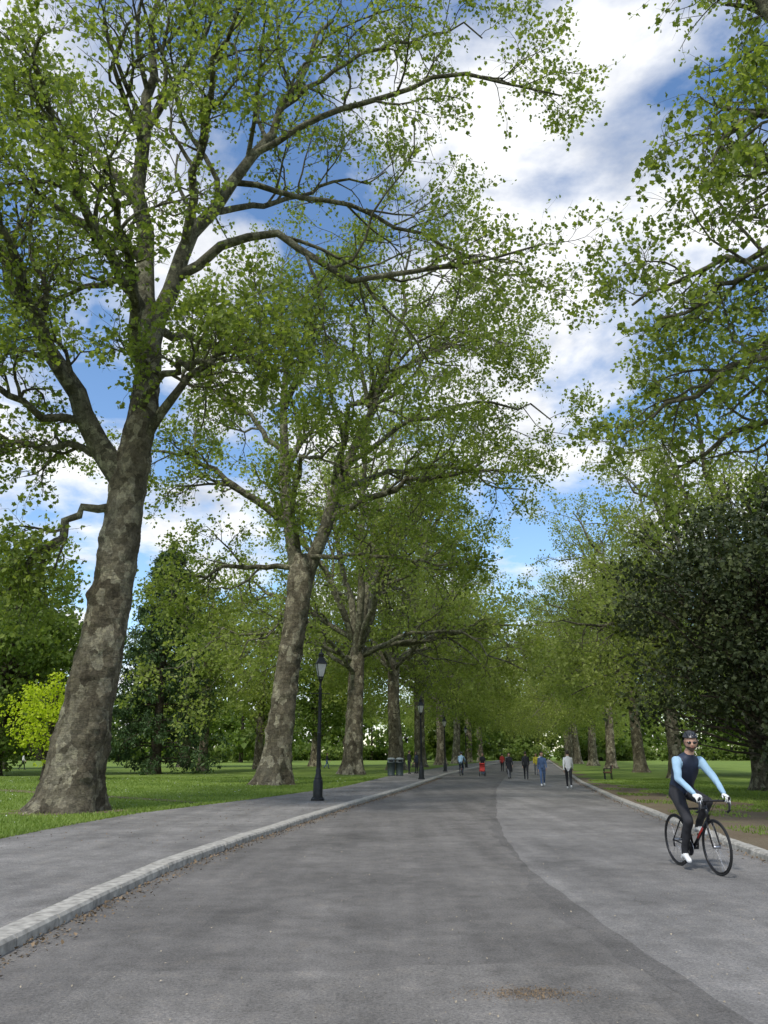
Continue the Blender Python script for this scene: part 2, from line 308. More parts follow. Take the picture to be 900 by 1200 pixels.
# ---------------------------------------------------------------- foreground plane tree (left)
r1=np.random.default_rng(11); mb=MB()
trunk(r1,mb,[(-8.9,23,0,.78),(-8.65,23,2.2,.70),(-8.45,23,4.5,.62),(-8.28,23,6.5,.57),(-8.15,23,8.8,.57),(-8.1,23,10.2,.58),(-7.9,23,12.0,.48),(-7.85,23,13.2,.44)],sides=64,k=220,flare=.55,burrs=150)
LL=[[(-7.9,23,12.6,.46),(-7.93,23,14.9,.4),(-8.55,23.3,18.3,.31),(-8.96,23,22,.25),(-9.0,23,25.9,.18),(-9.1,23.3,31,.08)],
[(-8.2,23,9.8,.42),(-9.4,22.8,11.5,.34),(-10.2,22.6,13,.3),(-11.2,22.4,14.9,.25),(-12.5,22,16.8,.19),(-14,21.5,20,.09)],
[(-7.9,23,14.4,.34),(-7.4,23,17.1,.29),(-6.8,23.2,19.2,.25),(-5.75,23.4,21.6,.21),(-4.6,23.6,23.7,.17),(-3.3,23.6,26.9,.12),(-2.3,23.6,30.5,.06)],
[(-7.3,23,17.4,.19),(-5.4,22.6,18.7,.16),(-3.6,22.2,18.5,.13),(-2.2,22,17.4,.115),(-.6,21.8,16.4,.1),(1.2,21.8,16.9,.08),(3.3,22,17.6,.06),(5.1,22,18,.03)],
[(-4.9,23.5,23.2,.13),(-2.4,23,24.5,.11),(.4,22.6,25.2,.09),(3,22,25.5,.07),(6.4,22,24.5,.03)],
[(-5.6,23.4,21.8,.12),(-3,24.5,22.2,.1),(0,25.5,21.8,.08),(3,26,20.6,.06),(5.8,26,19.3,.03)],
[(-3.9,23.6,25.5,.1),(-1.8,24,28,.08),(1,24,29.5,.06),(4,24,30,.03)],
[(-8.0,23,11.0,.2),(-7.0,22.5,12.3,.15),(-6.1,22,13.2,.11),(-4.6,21.5,14.0,.07),(-3,21,14.2,.03)],
[(-8.3,23,8.9,.16),(-9.4,22.4,8.95,.12),(-10,22.2,7.6,.1),(-10.9,22,6.8,.07),(-12,21.8,6.6,.04)],
[(-8.3,23,10.6,.15),(-9.6,23,11.1,.12),(-11,23,11.0,.09),(-13.2,23,11.4,.04)],
[(-9.9,22.8,12.5,.2),(-10.8,21,14.5,.15),(-11.3,19,16.5,.1),(-11.2,17,17.5,.05)],
[(-8,23,13.2,.22),(-7.8,20.8,15,.17),(-7.6,18.5,16.2,.11),(-7,16,16.0,.04)],
[(-8.2,23,16,.2),(-9.5,20.5,18,.15),(-9.8,18,19.4,.09),(-9.3,15.5,19.5,.04)],
[(-7.1,23.2,18.6,.18),(-6.2,20.8,20.8,.13),(-5.2,18.5,22,.08),(-4,16.5,22,.04)],
[(-8.8,23,20.5,.17),(-10.5,23,22.5,.12),(-12.5,23,24.5,.08),(-15,23,26,.04)],
[(-8.95,23,23.5,.14),(-7.7,22.5,25.5,.1),(-6.5,22,28,.07),(-5.8,22,30.5,.03)],
[(-8.5,23,17.5,.17),(-10,24.5,18.4,.13),(-12,25.5,18.5,.09),(-15,26,18,.04)],
[(-7.9,23,15.2,.18),(-7,25.5,16.5,.14),(-6,28.5,17.5,.09),(-4,31,17.8,.04)],
[(-6.3,23.3,20.4,.14),(-4.5,26,23,.1),(-2.5,28,25.5,.07),(0,29,27,.03)],
[(-8.0,23,12.4,.16),(-6.8,21,12.6,.11),(-5.2,19.2,12.2,.07),(-3.6,18,11.2,.03)],
[(-9.6,22.7,11.9,.15),(-10.8,21.5,11.6,.11),(-12,20,12.6,.08),(-13,18.5,12.4,.03)]]
P,R=limbs(mb,LL,rng=r1,mib=1)
finish_crown(r1,mb,P,R,.138,STAR,(9,7,6),6,(.22,.48),(.38,.7),(.5,1.4),.1,1,2,t2=.3,t3=.25)
mb.obj('plane_tree',[M_bark,M_branch,M_leaf])

# ---------------------------------------------------------------- second plane tree
r2=np.random.default_rng(23); mb=MB()
trunk(r2,mb,[(-5.8,43,0,.82),(-5.65,43,2,.74),(-5.35,43,6,.68),(-4.95,43,9,.66),(-4.7,43,11.5,.7),(-4.65,43,12.6,.5)],sides=40,k=110,burrs=90)
LL=[[(-4.9,43,10.8,.46),(-5.5,43,14.5,.38),(-6,43,18,.3),(-6.1,43,22,.22),(-6.5,43,28,.12),(-6.5,43,33,.05)],
[(-4.6,43,10.8,.46),(-3.4,43,14,.38),(-2.7,43,17,.32),(-1.2,43,21,.25),(0.2,43,25,.18),(1.4,43,30,.1),(1.7,43,35,.05)],
[(-5.6,43,14.5,.25),(-8,42,16,.2),(-11,41,18,.12),(-14,40,18,.05)],
[(-3.4,43,14.6,.22),(-.5,42,16,.17),(3,41,17,.12),(7.5,40,16.5,.05)],
[(-2.6,43,18,.2),(1,42.5,20.5,.15),(5,42,22,.1),(10,42,21,.04)],
[(-1,43,22,.18),(2,44,26,.12),(6,45,28,.07),(9.5,45,28.5,.04)],
[(-6,43,19,.2),(-8.5,44,22,.14),(-11,45,24,.1),(-13,45,26,.04)],
[(-6,43,22,.15),(-4.5,40,26,.1),(-3,38,28,.05)],
[(-5,43,13,.2),(-5,39,15,.15),(-4,36,16,.1),(-2,33,15,.04)],
[(-3,43,17,.2),(-2,39,19.5,.15),(0,36,20.5,.1),(2,33.5,20,.04)],
[(-5,43,12,.18),(-7.5,43,12,.14),(-10,42.5,11.5,.09),(-12.5,42,10.5,.04)],
[(-4.6,43,12.5,.15),(-2,42,12.3,.12),(1,41,12,.08),(4.5,40.5,11,.04)],
[(-1,43,22,.15),(-2,42,27,.1),(-2.5,41,31,.05)],
[(-3.6,43,14,.2),(-3,47,17,.15),(0,51,18,.08),(4,54,18,.04)],
[(-2.8,43,16.5,.2),(1,46,19,.15),(5,48,20,.1),(9,49,18.5,.04)],
[(-.5,43,23.5,.15),(2.5,41,24.5,.1),(5.5,40,25,.07),(8,39,24,.03)]]
P,R=limbs(mb,LL,rng=r2,mib=1,wig=.2)
finish_crown(r2,mb,P,R,.2,KITE,(9,7,6),8,(.24,.5),(.38,.7),(.6,1.6),.16,1,2)
mb.obj('plane_tree',[M_bark,M_branch,M_leaf])

# ---------------------------------------------------------------- generic plane variants
def plane_variant(seed,H=31,fork=10,spread=12,leaf=.26,cfg=(8,6,6),nl=9,tr=.72,lm=None,nlf=7):
    r=np.random.default_rng(seed); mb=MB()
    trunk(r,mb,[(0,0,0,tr),(.1,0,2.5,tr*.9),(.25,.1,fork*.6,tr*.8),(.3,.1,fork,tr*.78),(.3,.1,fork+1.5,tr*.55)],sides=24,k=60)
    LL=[]
    for i in range(nl):
        a=i*2.4+r.uniform(-.3,.3); f=i/(nl-1); s=spread*(1-.55*f)*r.uniform(.8,1.1); zt=fork+3+(H-fork-3)*(f**.8)*r.uniform(.92,1.03)
        z0=fork+r.uniform(-1.6,1.0) ; c,sn=math.cos(a),math.sin(a)
        LL.append([(.3,.1,z0,tr*.5*(.6+.4*f)),(.3+c*s*.22,sn*s*.22,z0+(zt-z0)*.3,tr*.42*(.6+.4*f)),(c*s*.5,sn*s*.5,z0+(zt-z0)*.62,tr*.28),(c*s*.78,sn*s*.78,z0+(zt-z0)*.88,tr*.16),(c*s,sn*s,zt,.05)])
    for i in range(6):
        a=i*1.05+r.uniform(-.4,.4); c,sn=math.cos(a),math.sin(a); s=spread*r.uniform(.75,1)
        LL.append([(.3,.1,fork-.5+r.uniform(-1,1),tr*.25),(c*s*.35,sn*s*.35,fork+1.5,tr*.2),(c*s*.7,sn*s*.7,fork+1.5,tr*.12),(c*s,sn*s,fork-1.5,.04)])
    P,R=limbs(mb,LL,12,8,1,r,.25)
    finish_crown(r,mb,P,R,leaf,KITE,cfg,nlf,(.26,.48),(.4,.7),(.7,1.8),.25,1,2,(5,3,3))
    return mb.mesh('plane_tree_mesh',[M_bark,M_branch,lm or M_leaff])
PV=[plane_variant(s,fork=f,spread=sp_) for s,f,sp_ in ((101,10,13),(202,8.5,14),(303,9.5,13))]
spots=[(-2.6,66,1,.4,1.12),(1.3,86,0,2.1,1.15),(4.8,106,2,4.0,1.1),(9,127,0,1.2,1.1),(13.5,150,1,5,1.1),(18,172,2,.5,1.1),(24,200,0,3,1.1),
 (16.8,36,1,3.6,.62),(19.5,54,2,.9,.72),(23.5,74,0,2.6,.76),(27,96,1,.3,.82),(31,120,2,5.5,.92),(35,146,0,1.9,1),(40,172,1,4.5,1.05),(46,202,2,1,1.1)]
for x,y,v,rz,s in spots: inst(PV[v],'plane_tree',(x,y,.08),rz,(s,s,s))

# near tree whose boughs hang into the top-right of the view
r3=np.random.default_rng(31); mb=MB()
trunk(r3,mb,[(11.8,12.5,0,.7),(11.7,12.5,3,.62),(11.5,12.6,6,.58),(11.3,12.6,8.5,.5)],sides=28,k=60)
LL=[[(11.3,12.6,8,.35),(10.2,12.6,11,.28),(9.3,12.5,14,.2),(8.4,12.4,16.5,.13),(7.5,12.3,18,.05)],
[(11.3,12.6,8,.35),(11.6,12.8,12,.28),(11.5,13,16,.2),(11,13,20,.1),(10.6,13,23,.04)],
[(10.5,12.6,10.5,.12),(8.9,13,11.2,.09),(7.4,13.4,11.0,.06),(5.7,13.6,10.0,.03)],
[(10.2,12.6,11.2,.12),(9,14.2,12.2,.09),(7.6,15.5,12.6,.06),(6.0,16.2,11.9,.03)],
[(9.4,12.6,13.4,.11),(8.3,12.2,14,.08),(7.2,12,13.6,.05),(6.2,12,12.6,.03)],
[(11.4,12.6,8.4,.15),(9.6,13.6,9.2,.1),(7.4,14.2,9.3,.07),(5.4,14.6,8.3,.03)],
[(11.4,12.6,8.2,.13),(9.9,14.6,8.6,.09),(8.2,16.2,8.8,.06),(6.6,17.2,8.0,.03)],
[(11.5,13,13,.18),(12.5,16,15,.12),(12.5,19,16,.05)],
[(11.5,13,10,.14),(11,16,11.5,.1),(9.8,18.5,12,.05)],
[(11.5,13,9,.2),(14,12,12,.12),(16.5,12,14,.05)],
[(11.5,13,15,.15),(10,14,18,.1),(8.6,14.5,19.5,.04)]]
P,R=limbs(mb,LL,rng=r3,wig=.08,mib=1)
finish_crown(r3,mb,P,R,.11,STAR,(8,6,5),7,(.26,.5),(.4,.65),(.35,1.0),.08,1,2,droop=-.3)
mb.obj('plane_tree',[M_bark,M_branch,M_leaf])

# ---------------------------------------------------------------- clump foliage trees
def clumps(r,mb,c,rad,nc,per,size,cr,mi,shell=.5,tmpl=KITE,zmin=None,flat=.6):
    u=nrm(r.normal(size=(nc,3))); rr=r.uniform(shell**3,1,(nc,1))**(1/3); lump=1+.2*np.sin(u[:,:1]*5+c[0])*np.cos(u[:,1:2]*4+c[1])+.15*np.sin(u[:,2:3]*9+c[0])+r.normal(size=(nc,1))*.09
    C=np.array(c)+u*rr*lump*np.array(rad)
    if zmin is not None: C=C[C[:,2]>zmin]
    nc=len(C); cs=r.uniform(.5,1.4,(nc,1,1))*cr
    p=C[:,None]+nrm(r.normal(size=(nc,per,3)))*r.uniform(.2,1.1,(nc,per,1))*cs*np.array([1.2,1.2,.7])
    rv=r.uniform(0,1,(nc,1))*.5+r.uniform(0,.35,(nc,per))+.25*(p[:,:,2]-C[:,None,2])/cr  # leaf colour lighter towards each clump's top: light from above painted in
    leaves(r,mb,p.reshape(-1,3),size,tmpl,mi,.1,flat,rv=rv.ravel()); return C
def blob_tree(name,seed,loc,H,W,bark,leafm,nc=260,per=60,size=.3,cr=.9,base=.25,shell=.45):
    r=np.random.default_rng(seed); mb=MB()
    trunk(r,mb,[(0,0,0,W*.045+.1),(0,0,H*.3,W*.035+.08),(.1,0,H*.6,W*.02+.05),(0,0,H*.9,.04)],sides=12,k=20,flare=.3)
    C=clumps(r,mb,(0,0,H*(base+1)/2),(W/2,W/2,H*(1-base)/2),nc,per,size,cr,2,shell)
    sel=C[::3]; st=np.stack([sel[:,0]*0,sel[:,1]*0,np.clip(sel[:,2]*.75-1,H*.12,None)],1)
    t=np.linspace(0,1,6)[None,:,None]; P=st[:,None]*(1-t)+sel[:,None]*t; P[:,1:-1]+=r.normal(size=P[:,1:-1].shape)*.15
    tubes(mb,P,np.full((len(sel),1),.07)*np.linspace(1,.25,6)[None],4,1)
    return mb.obj(name,[bark,bark,leafm],loc,0,1)
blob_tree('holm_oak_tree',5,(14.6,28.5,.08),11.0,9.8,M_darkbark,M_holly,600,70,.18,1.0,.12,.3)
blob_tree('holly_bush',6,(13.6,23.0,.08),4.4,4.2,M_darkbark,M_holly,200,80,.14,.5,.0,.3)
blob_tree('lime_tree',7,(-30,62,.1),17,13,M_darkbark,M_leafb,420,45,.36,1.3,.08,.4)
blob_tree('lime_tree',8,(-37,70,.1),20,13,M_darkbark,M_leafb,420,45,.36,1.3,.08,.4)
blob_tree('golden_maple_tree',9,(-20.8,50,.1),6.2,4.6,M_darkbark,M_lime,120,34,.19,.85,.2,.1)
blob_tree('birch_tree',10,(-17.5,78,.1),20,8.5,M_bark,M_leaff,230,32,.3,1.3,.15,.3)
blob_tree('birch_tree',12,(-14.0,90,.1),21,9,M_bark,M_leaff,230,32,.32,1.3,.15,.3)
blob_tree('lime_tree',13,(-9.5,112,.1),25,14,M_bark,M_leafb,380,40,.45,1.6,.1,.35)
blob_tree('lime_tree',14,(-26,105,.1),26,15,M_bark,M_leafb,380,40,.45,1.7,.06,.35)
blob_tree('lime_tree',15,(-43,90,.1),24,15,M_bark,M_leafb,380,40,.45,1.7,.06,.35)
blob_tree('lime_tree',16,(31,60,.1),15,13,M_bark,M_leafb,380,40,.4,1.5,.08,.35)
# conifer
r=np.random.default_rng(44); mb=MB()
trunk(r,mb,[(0,0,0,.45),(0,0,6,.36),(0,0,14,.2),(0,0,20,.04)],sides=14,k=30,flare=.3)
Ps=[]
for i in range(130):
    z=1.0+18.6*(i/130)**.9; z=round(z/1.1)*1.1+r.uniform(-.2,.2); L=(5.4*(1-z/21)**.75+.3)*r.uniform(.7,1.15); a=i*2.39996+r.uniform(-.3,.3); t=np.linspace(0,1,7)
    Ps.append(np.stack([np.cos(a)*L*t,np.sin(a)*L*t,z+L*(.2*t-.36*t**2)],1))
P=np.array(Ps); R=np.full((len(P),1),.07)*np.linspace(1,.2,7)[None]; tubes(mb,P,R,4,1)
P2,R2=spawn(r,P,R,10,(.2,1),(.22,.38),4,.8,-.12,.1,.6,.01); tubes(mb,P2,R2,3,1)
twigs_leaves(r,mb,P2,28,.3,np.array([(0,0),(.24,.4),(0,1.0),(-.24,.4)]),.14,2,.8)
mb.obj('cedar_tree',[M_darkbark,M_darkbark,M_cedar],(-19.3,68,.1))
# distant mass
r=np.random.default_rng(77); mb=MB()
def far_tree(x,y,H,W):
    clumps(r,mb,(x,y,H*.48),(W/2,W/2,H*.52),100,24,1.3,2.2,0,.5,zmin=.6)
    tubes(mb,np.array([[(x,y,0),(x,y,H*.5)]],float),np.array([[.5,.3]]),6,1)
for i in range(70):
    a=-75+150*i/69+r.uniform(-1,1); dist=r.uniform(170,330); x=math.sin(math.radians(a))*dist; y=max(95,math.cos(math.radians(a))*dist)
    if abs(x-(y*.215-6))<14 and y<290: y=r.uniform(300,380)
    far_tree(x,y,r.uniform(14,24),r.uniform(12,20))
for x,y in ((34,285),(44,270),(54,280),(64,268),(74,284),(24,275),(86,275)): far_tree(x,y,24,18)
mb.obj('distant_trees',[M_leafb,M_darkbark])
r=np.random.default_rng(78); mb=MB()
for i in range(60):
    x=-120+300*i/59; y=r.uniform(225,250)
    clumps(r,mb,(x,y,1.8),(4,3,2.8),55,20,.8,1.2,0,.3)
mb.obj('distant_hedge',[M_leafb])

# ---------------------------------------------------------------- street furniture
M_iron=simple('black_iron',(.012,.013,.014),.4,.3,var=.3)
M_glass=simple('lantern_glass',(.4,.41,.38),.12,0,var=.1)
def lathe(mb,prof,s=16,mi=0,rot=0):
    p=np.array(prof,float); k=len(p); a=np.arange(s)*2*np.pi/s+rot
    V=np.stack([p[:,0][:,None]*np.cos(a),p[:,0][:,None]*np.sin(a),np.broadcast_to(p[:,1][:,None],(k,s))],-1)
    i=(np.arange(k-1)*s)[:,None]; j=np.arange(s)[None]; j2=(j+1)%s
    mb.add(V,np.stack([i+j,i+j2,i+s+j2,i+s+j],-1).reshape(-1,4),mi,None,s>8)
def box(mb,c,s,mi=0,R=None):
    v=np.array([(x,y,z) for x in(-.5,.5) for y in(-.5,.5) for z in(-.5,.5)])*np.array(s)
    if R is not None: v=v@np.array(R).T
    mb.add(v+np.array(c),[[0,1,3,2],[4,6,7,5],[0,4,5,1],[2,3,7,6],[0,2,6,4],[1,5,7,3]],mi)
def ell(mb,c,r,mi=0,n=10,R=None):
    u=np.linspace(0,math.pi,n); pr=np.stack([np.sin(u)+1e-4,-np.cos(u)],1); s=n*2-4; a=np.arange(s)*2*np.pi/s
    V=np.stack([pr[:,0][:,None]*np.cos(a),pr[:,0][:,None]*np.sin(a),np.broadcast_to(pr[:,1][:,None],(n,s))],-1).reshape(-1,3)*np.array(r)
    if R is not None: V=V@np.array(R).T
    i=(np.arange(n-1)*s)[:,None]; j=np.arange(s)[None]; j2=(j+1)%s
    mb.add(V+np.array(c),np.stack([i+j,i+j2,i+s+j2,i+s+j],-1).reshape(-1,4),mi,None,True)
mb=MB()
lathe(mb,[(.0,0),(.24,0),(.24,.06),(.2,.1),(.2,.12)],8)
lathe(mb,[(.17,.1),(.17,.62),(.15,.68),(.13,.7),(.15,.73),(.12,.78),(.09,.9),(.1,1.0),(.075,1.06),(.075,1.1)],12)
lathe(mb,[(.068,1.05),(.06,2.2),(.075,2.23),(.075,2.27),(.055,2.3),(.045,3.7),(.07,3.74),(.07,3.78),(.04,3.84),(.035,4.0),(.06,4.06),(.09,4.12),(.1,4.15),(0,4.16)],14)
for a in np.linspace(0,6.28,8,endpoint=False): tubes(mb,np.array([(.066*math.cos(a),.066*math.sin(a),1.1),(.052*math.cos(a),.052*math.sin(a),3.7)]),np.array([.01,.008]),4)
tubes(mb,np.array([(-.32,0,3.62),(.32,0,3.62)]),np.array([.014,.014]),8,0,True)
ell(mb,(-.33,0,3.62),(.025,)*3,0,7); ell(mb,(.33,0,3.62),(.025,)*3,0,7)
lathe(mb,[(.12,4.22),(.245,4.66)],4,1,math.pi/4)
for i in range(4):
    a=math.pi/4+i*math.pi/2; c,s=math.cos(a),math.sin(a); tubes(mb,np.array([(.12*c,.12*s,4.2),(.25*c,.25*s,4.68)]),np.array([.012,.012]),5)
    tubes(mb,np.array([(.02*c,.02*s,4.1),(.12*c,.12*s,4.22)]),np.array([.012,.012]),5)
lathe(mb,[(.0,4.18),(.135,4.18),(.135,4.22),(0,4.23)],4,0,math.pi/4)
lathe(mb,[(.24,4.66),(.275,4.66),(.275,4.70),(.24,4.72),(.13,4.90),(.1,4.92)],4,0,math.pi/4)
lathe(mb,[(.09,4.91),(.1,4.93),(.1,5.0),(.12,5.02),(.06,5.08),(.02,5.11),(.035,5.15),(.01,5.2),(0,5.28)],12)
ell(mb,(0,0,4.42),(.035,.035,.09),1)
LM=mb.mesh('street_lamp_mesh',[M_iron,M_glass])
for x,y in ((-2.3,28.4),(2.45,53),(5.9,78),(10.5,103)): inst(LM,'street_lamp',(x,y,.1),.3)

M_bin=simple('bin_dark',(.035,.05,.05),.5); M_bintop=simple('bin_grey',(.2,.23,.23),.5)
mb=MB(); lathe(mb,[(0,0),(.27,0),(.27,.04),(.25,.06),(.29,.85),(.31,.86),(.31,.9),(.29,.92)],18,0); lathe(mb,[(.27,.92),(.27,1.08),(.3,1.09),(.3,1.13),(.22,1.2),(0,1.24)],18,1)
box(mb,(.0,-.275,1.0),(.3,.03,.12),2)
BM=mb.mesh('litter_bin_mesh',[M_bin,M_bintop,M_iron])
for x,y,rz in ((.55,62,0),(1.2,62.2,.2)): inst(BM,'litter_bin',(x,y,.1),rz,(1.08,)*3)
M_wood=simple('bench_wood',(.22,.09,.05),.6,var=.3)
mb=MB()
for i in range(4): box(mb,(0,-.18+i*.12,.45),(1.7,.095,.03),0)
for i in range(3): box(mb,(0,.26+i*.035,.58+i*.13),(1.7,.025,.1),0)
for x in (-.75,.75):
    box(mb,(x,-.18,.215),(.06,.06,.43),1); box(mb,(x,.24,.43),(.06,.05,.86),1); box(mb,(x,0,.405),(.05,.5,.05),1); box(mb,(x,0,.65),(.06,.5,.03),1); box(mb,(x,-.2,.55),(.05,.04,.18),1)
mb.obj('park_bench',[M_wood,M_iron],(14.6,53,.1),-1.8)

# ---------------------------------------------------------------- people
M_skin=simple('skin',(.5,.29,.2),.55,var=.08); M_hair=simple('dark_hair',(.03,.02,.015),.6); M_black=simple('black_cloth',(.018,.018,.022),.85,var=.3)
M_navy=simple('navy_gilet',(.016,.024,.05),.6,var=.25,bump=.3); M_blue=simple('light_blue_jersey',(.3,.46,.6),.8,var=.15); M_white=simple('white_cloth',(.72,.72,.71),.8,var=.1)
M_jean=simple('blue_denim',(.07,.12,.23),.85); M_yel=simple('yellow_top',(.6,.5,.05),.8); M_grey=simple('grey_cloth',(.2,.2,.21),.85); M_red=simple('red_fabric',(.5,.04,.03),.7)
M_lens=simple('sunglasses_lens',(.01,.01,.012),.1); M_eye=simple('eye_white',(.7,.7,.68),.3); M_lip=simple('lips',(.3,.1,.08),.5); M_beard=simple('beard',(.09,.055,.035),.9)
M_helm=simple('helmet_shell',(.035,.037,.042),.35)
def rotz(a): c,s=math.cos(a),math.sin(a); return np.array([[c,-s,0],[s,c,0],[0,0,1]])
def remesh_body(mb,J,B,torso,matidx,vox=.014,seed=0):
    """limb capsules + lofted torso fused into one continuous surface; cloth colours by nearest limb"""
    pb=MB()
    for a,b,_ in B:
        if a in torso and b in torso: continue
        A=np.array(J[a][0],float);Bp=np.array(J[b][0],float); t=np.linspace(0,1,7)[:,None]
        tubes(pb,A*(1-t)+Bp*t,J[a][1]*(1-t[:,0])+J[b][1]*t[:,0],14,0,True)
        ell(pb,A,(J[a][1],)*3,0,9); ell(pb,Bp,(J[b][1],)*3,0,9)
    names=list(torso); C=np.array([J[n][0] for n in names],float); W=np.array([torso[n] for n in names],float); q=resample(np.concatenate([C,W],1),16)
    T=nrm(np.gradient(q[:,:3],axis=0)); Yv=np.array([0,1.,0]); X=nrm(np.cross(np.broadcast_to(Yv,T.shape),T)); s=24; an=np.arange(s)*2*PI/s
    ca=np.sign(np.cos(an))*np.abs(np.cos(an))**.85; sa=np.sign(np.sin(an))*np.abs(np.sin(an))**.85
    V=q[:,None,:3]+ca[None,:,None]*q[:,3][:,None,None]*X[:,None]+sa[None,:,None]*q[:,4][:,None,None]*Yv
    i=(np.arange(15)*s)[:,None]; j=np.arange(s)[None]; pb.add(V,np.stack([i+j,i+(j+1)%s,i+s+(j+1)%s,i+s+j],-1).reshape(-1,4))
    pb.F.append((np.array([np.arange(s)[::-1],15*s+np.arange(s)])+pb.n-16*s,np.zeros(2,int),np.zeros(2),False))
    o=link(D.objects.new('tmp',pb.mesh('tmp',[])))
    m=o.modifiers.new('r','REMESH'); m.mode='VOXEL'; m.voxel_size=vox; m.use_smooth_shade=True
    m=o.modifiers.new('s','SMOOTH'); m.factor=.6; m.iterations=5
    dg=bpy.context.evaluated_depsgraph_get(); ev=o.evaluated_get(dg).to_mesh()
    V=np.zeros(len(ev.vertices)*3); ev.vertices.foreach_get('co',V); V=V.reshape(-1,3)
    Q=np.array([list(p.vertices) for p in ev.polygons if len(p.vertices)==4])
    V=V+.004*np.stack([np.sin(V[:,2]*31+V[:,1]*23+seed)*np.cos(V[:,1]*40),np.sin(V[:,2]*37+V[:,0]*29+seed)*np.cos(V[:,0]*33),V[:,0]*0],1)
    cen=V[Q].mean(1); best=np.full(len(Q),1e9); mi=np.zeros(len(Q),int)
    for a,b,mt in B:
        A=np.array(J[a][0],float);Bp=np.array(J[b][0],float); ab=Bp-A; t=np.clip(((cen-A)@ab)/max(ab@ab,1e-9),0,1); d=np.linalg.norm(cen-(A+t[:,None]*ab),axis=1)
        d=d-(J[a][1]*(1-t)+J[b][1]*t); up=d<best; best[up]=d[up]; mi[up]=matidx[mt]
    mb.add(V,Q,mi,None,True); D.objects.remove(o)
def hand(mb,W,d,n,side,mi,curl=.7,s=1.0):
    W=np.array(W,float); d=nrm(np.array(d,float)); n=np.array(n,float); n=nrm(n-(n@d)*d); sd=np.cross(d,n); sd=sd if sd@np.array(side)>0 else -sd
    pc=W+d*.045*s; R=np.stack([sd,n,d],1); ell(mb,pc,(.042*s,.018*s,.06*s),mi,8,R)
    for o,L in ((.03,.07),(.01,.078),(-.01,.073),(-.029,.058)):
        p=W+d*.085*s+sd*o*s; a=0; pts=[p]
        for q in range(3):
            a+=curl; p=p+(d*math.cos(a)+n*math.sin(a))*L*s/3*1.1; pts.append(p)
        tubes(mb,np.array(pts),np.array([.0098,.009,.008,.006])*s,6,mi,True)
    p=W+d*.03*s+sd*.035*s; pts=[p,p+(sd*.6+d*.7+n*.2)*.035*s,p+(sd*.5+d*1.3+n*(.3+curl*.6))*.045*s]
    tubes(mb,np.array(pts),np.array([.012,.0105,.007])*s,6,mi,True)
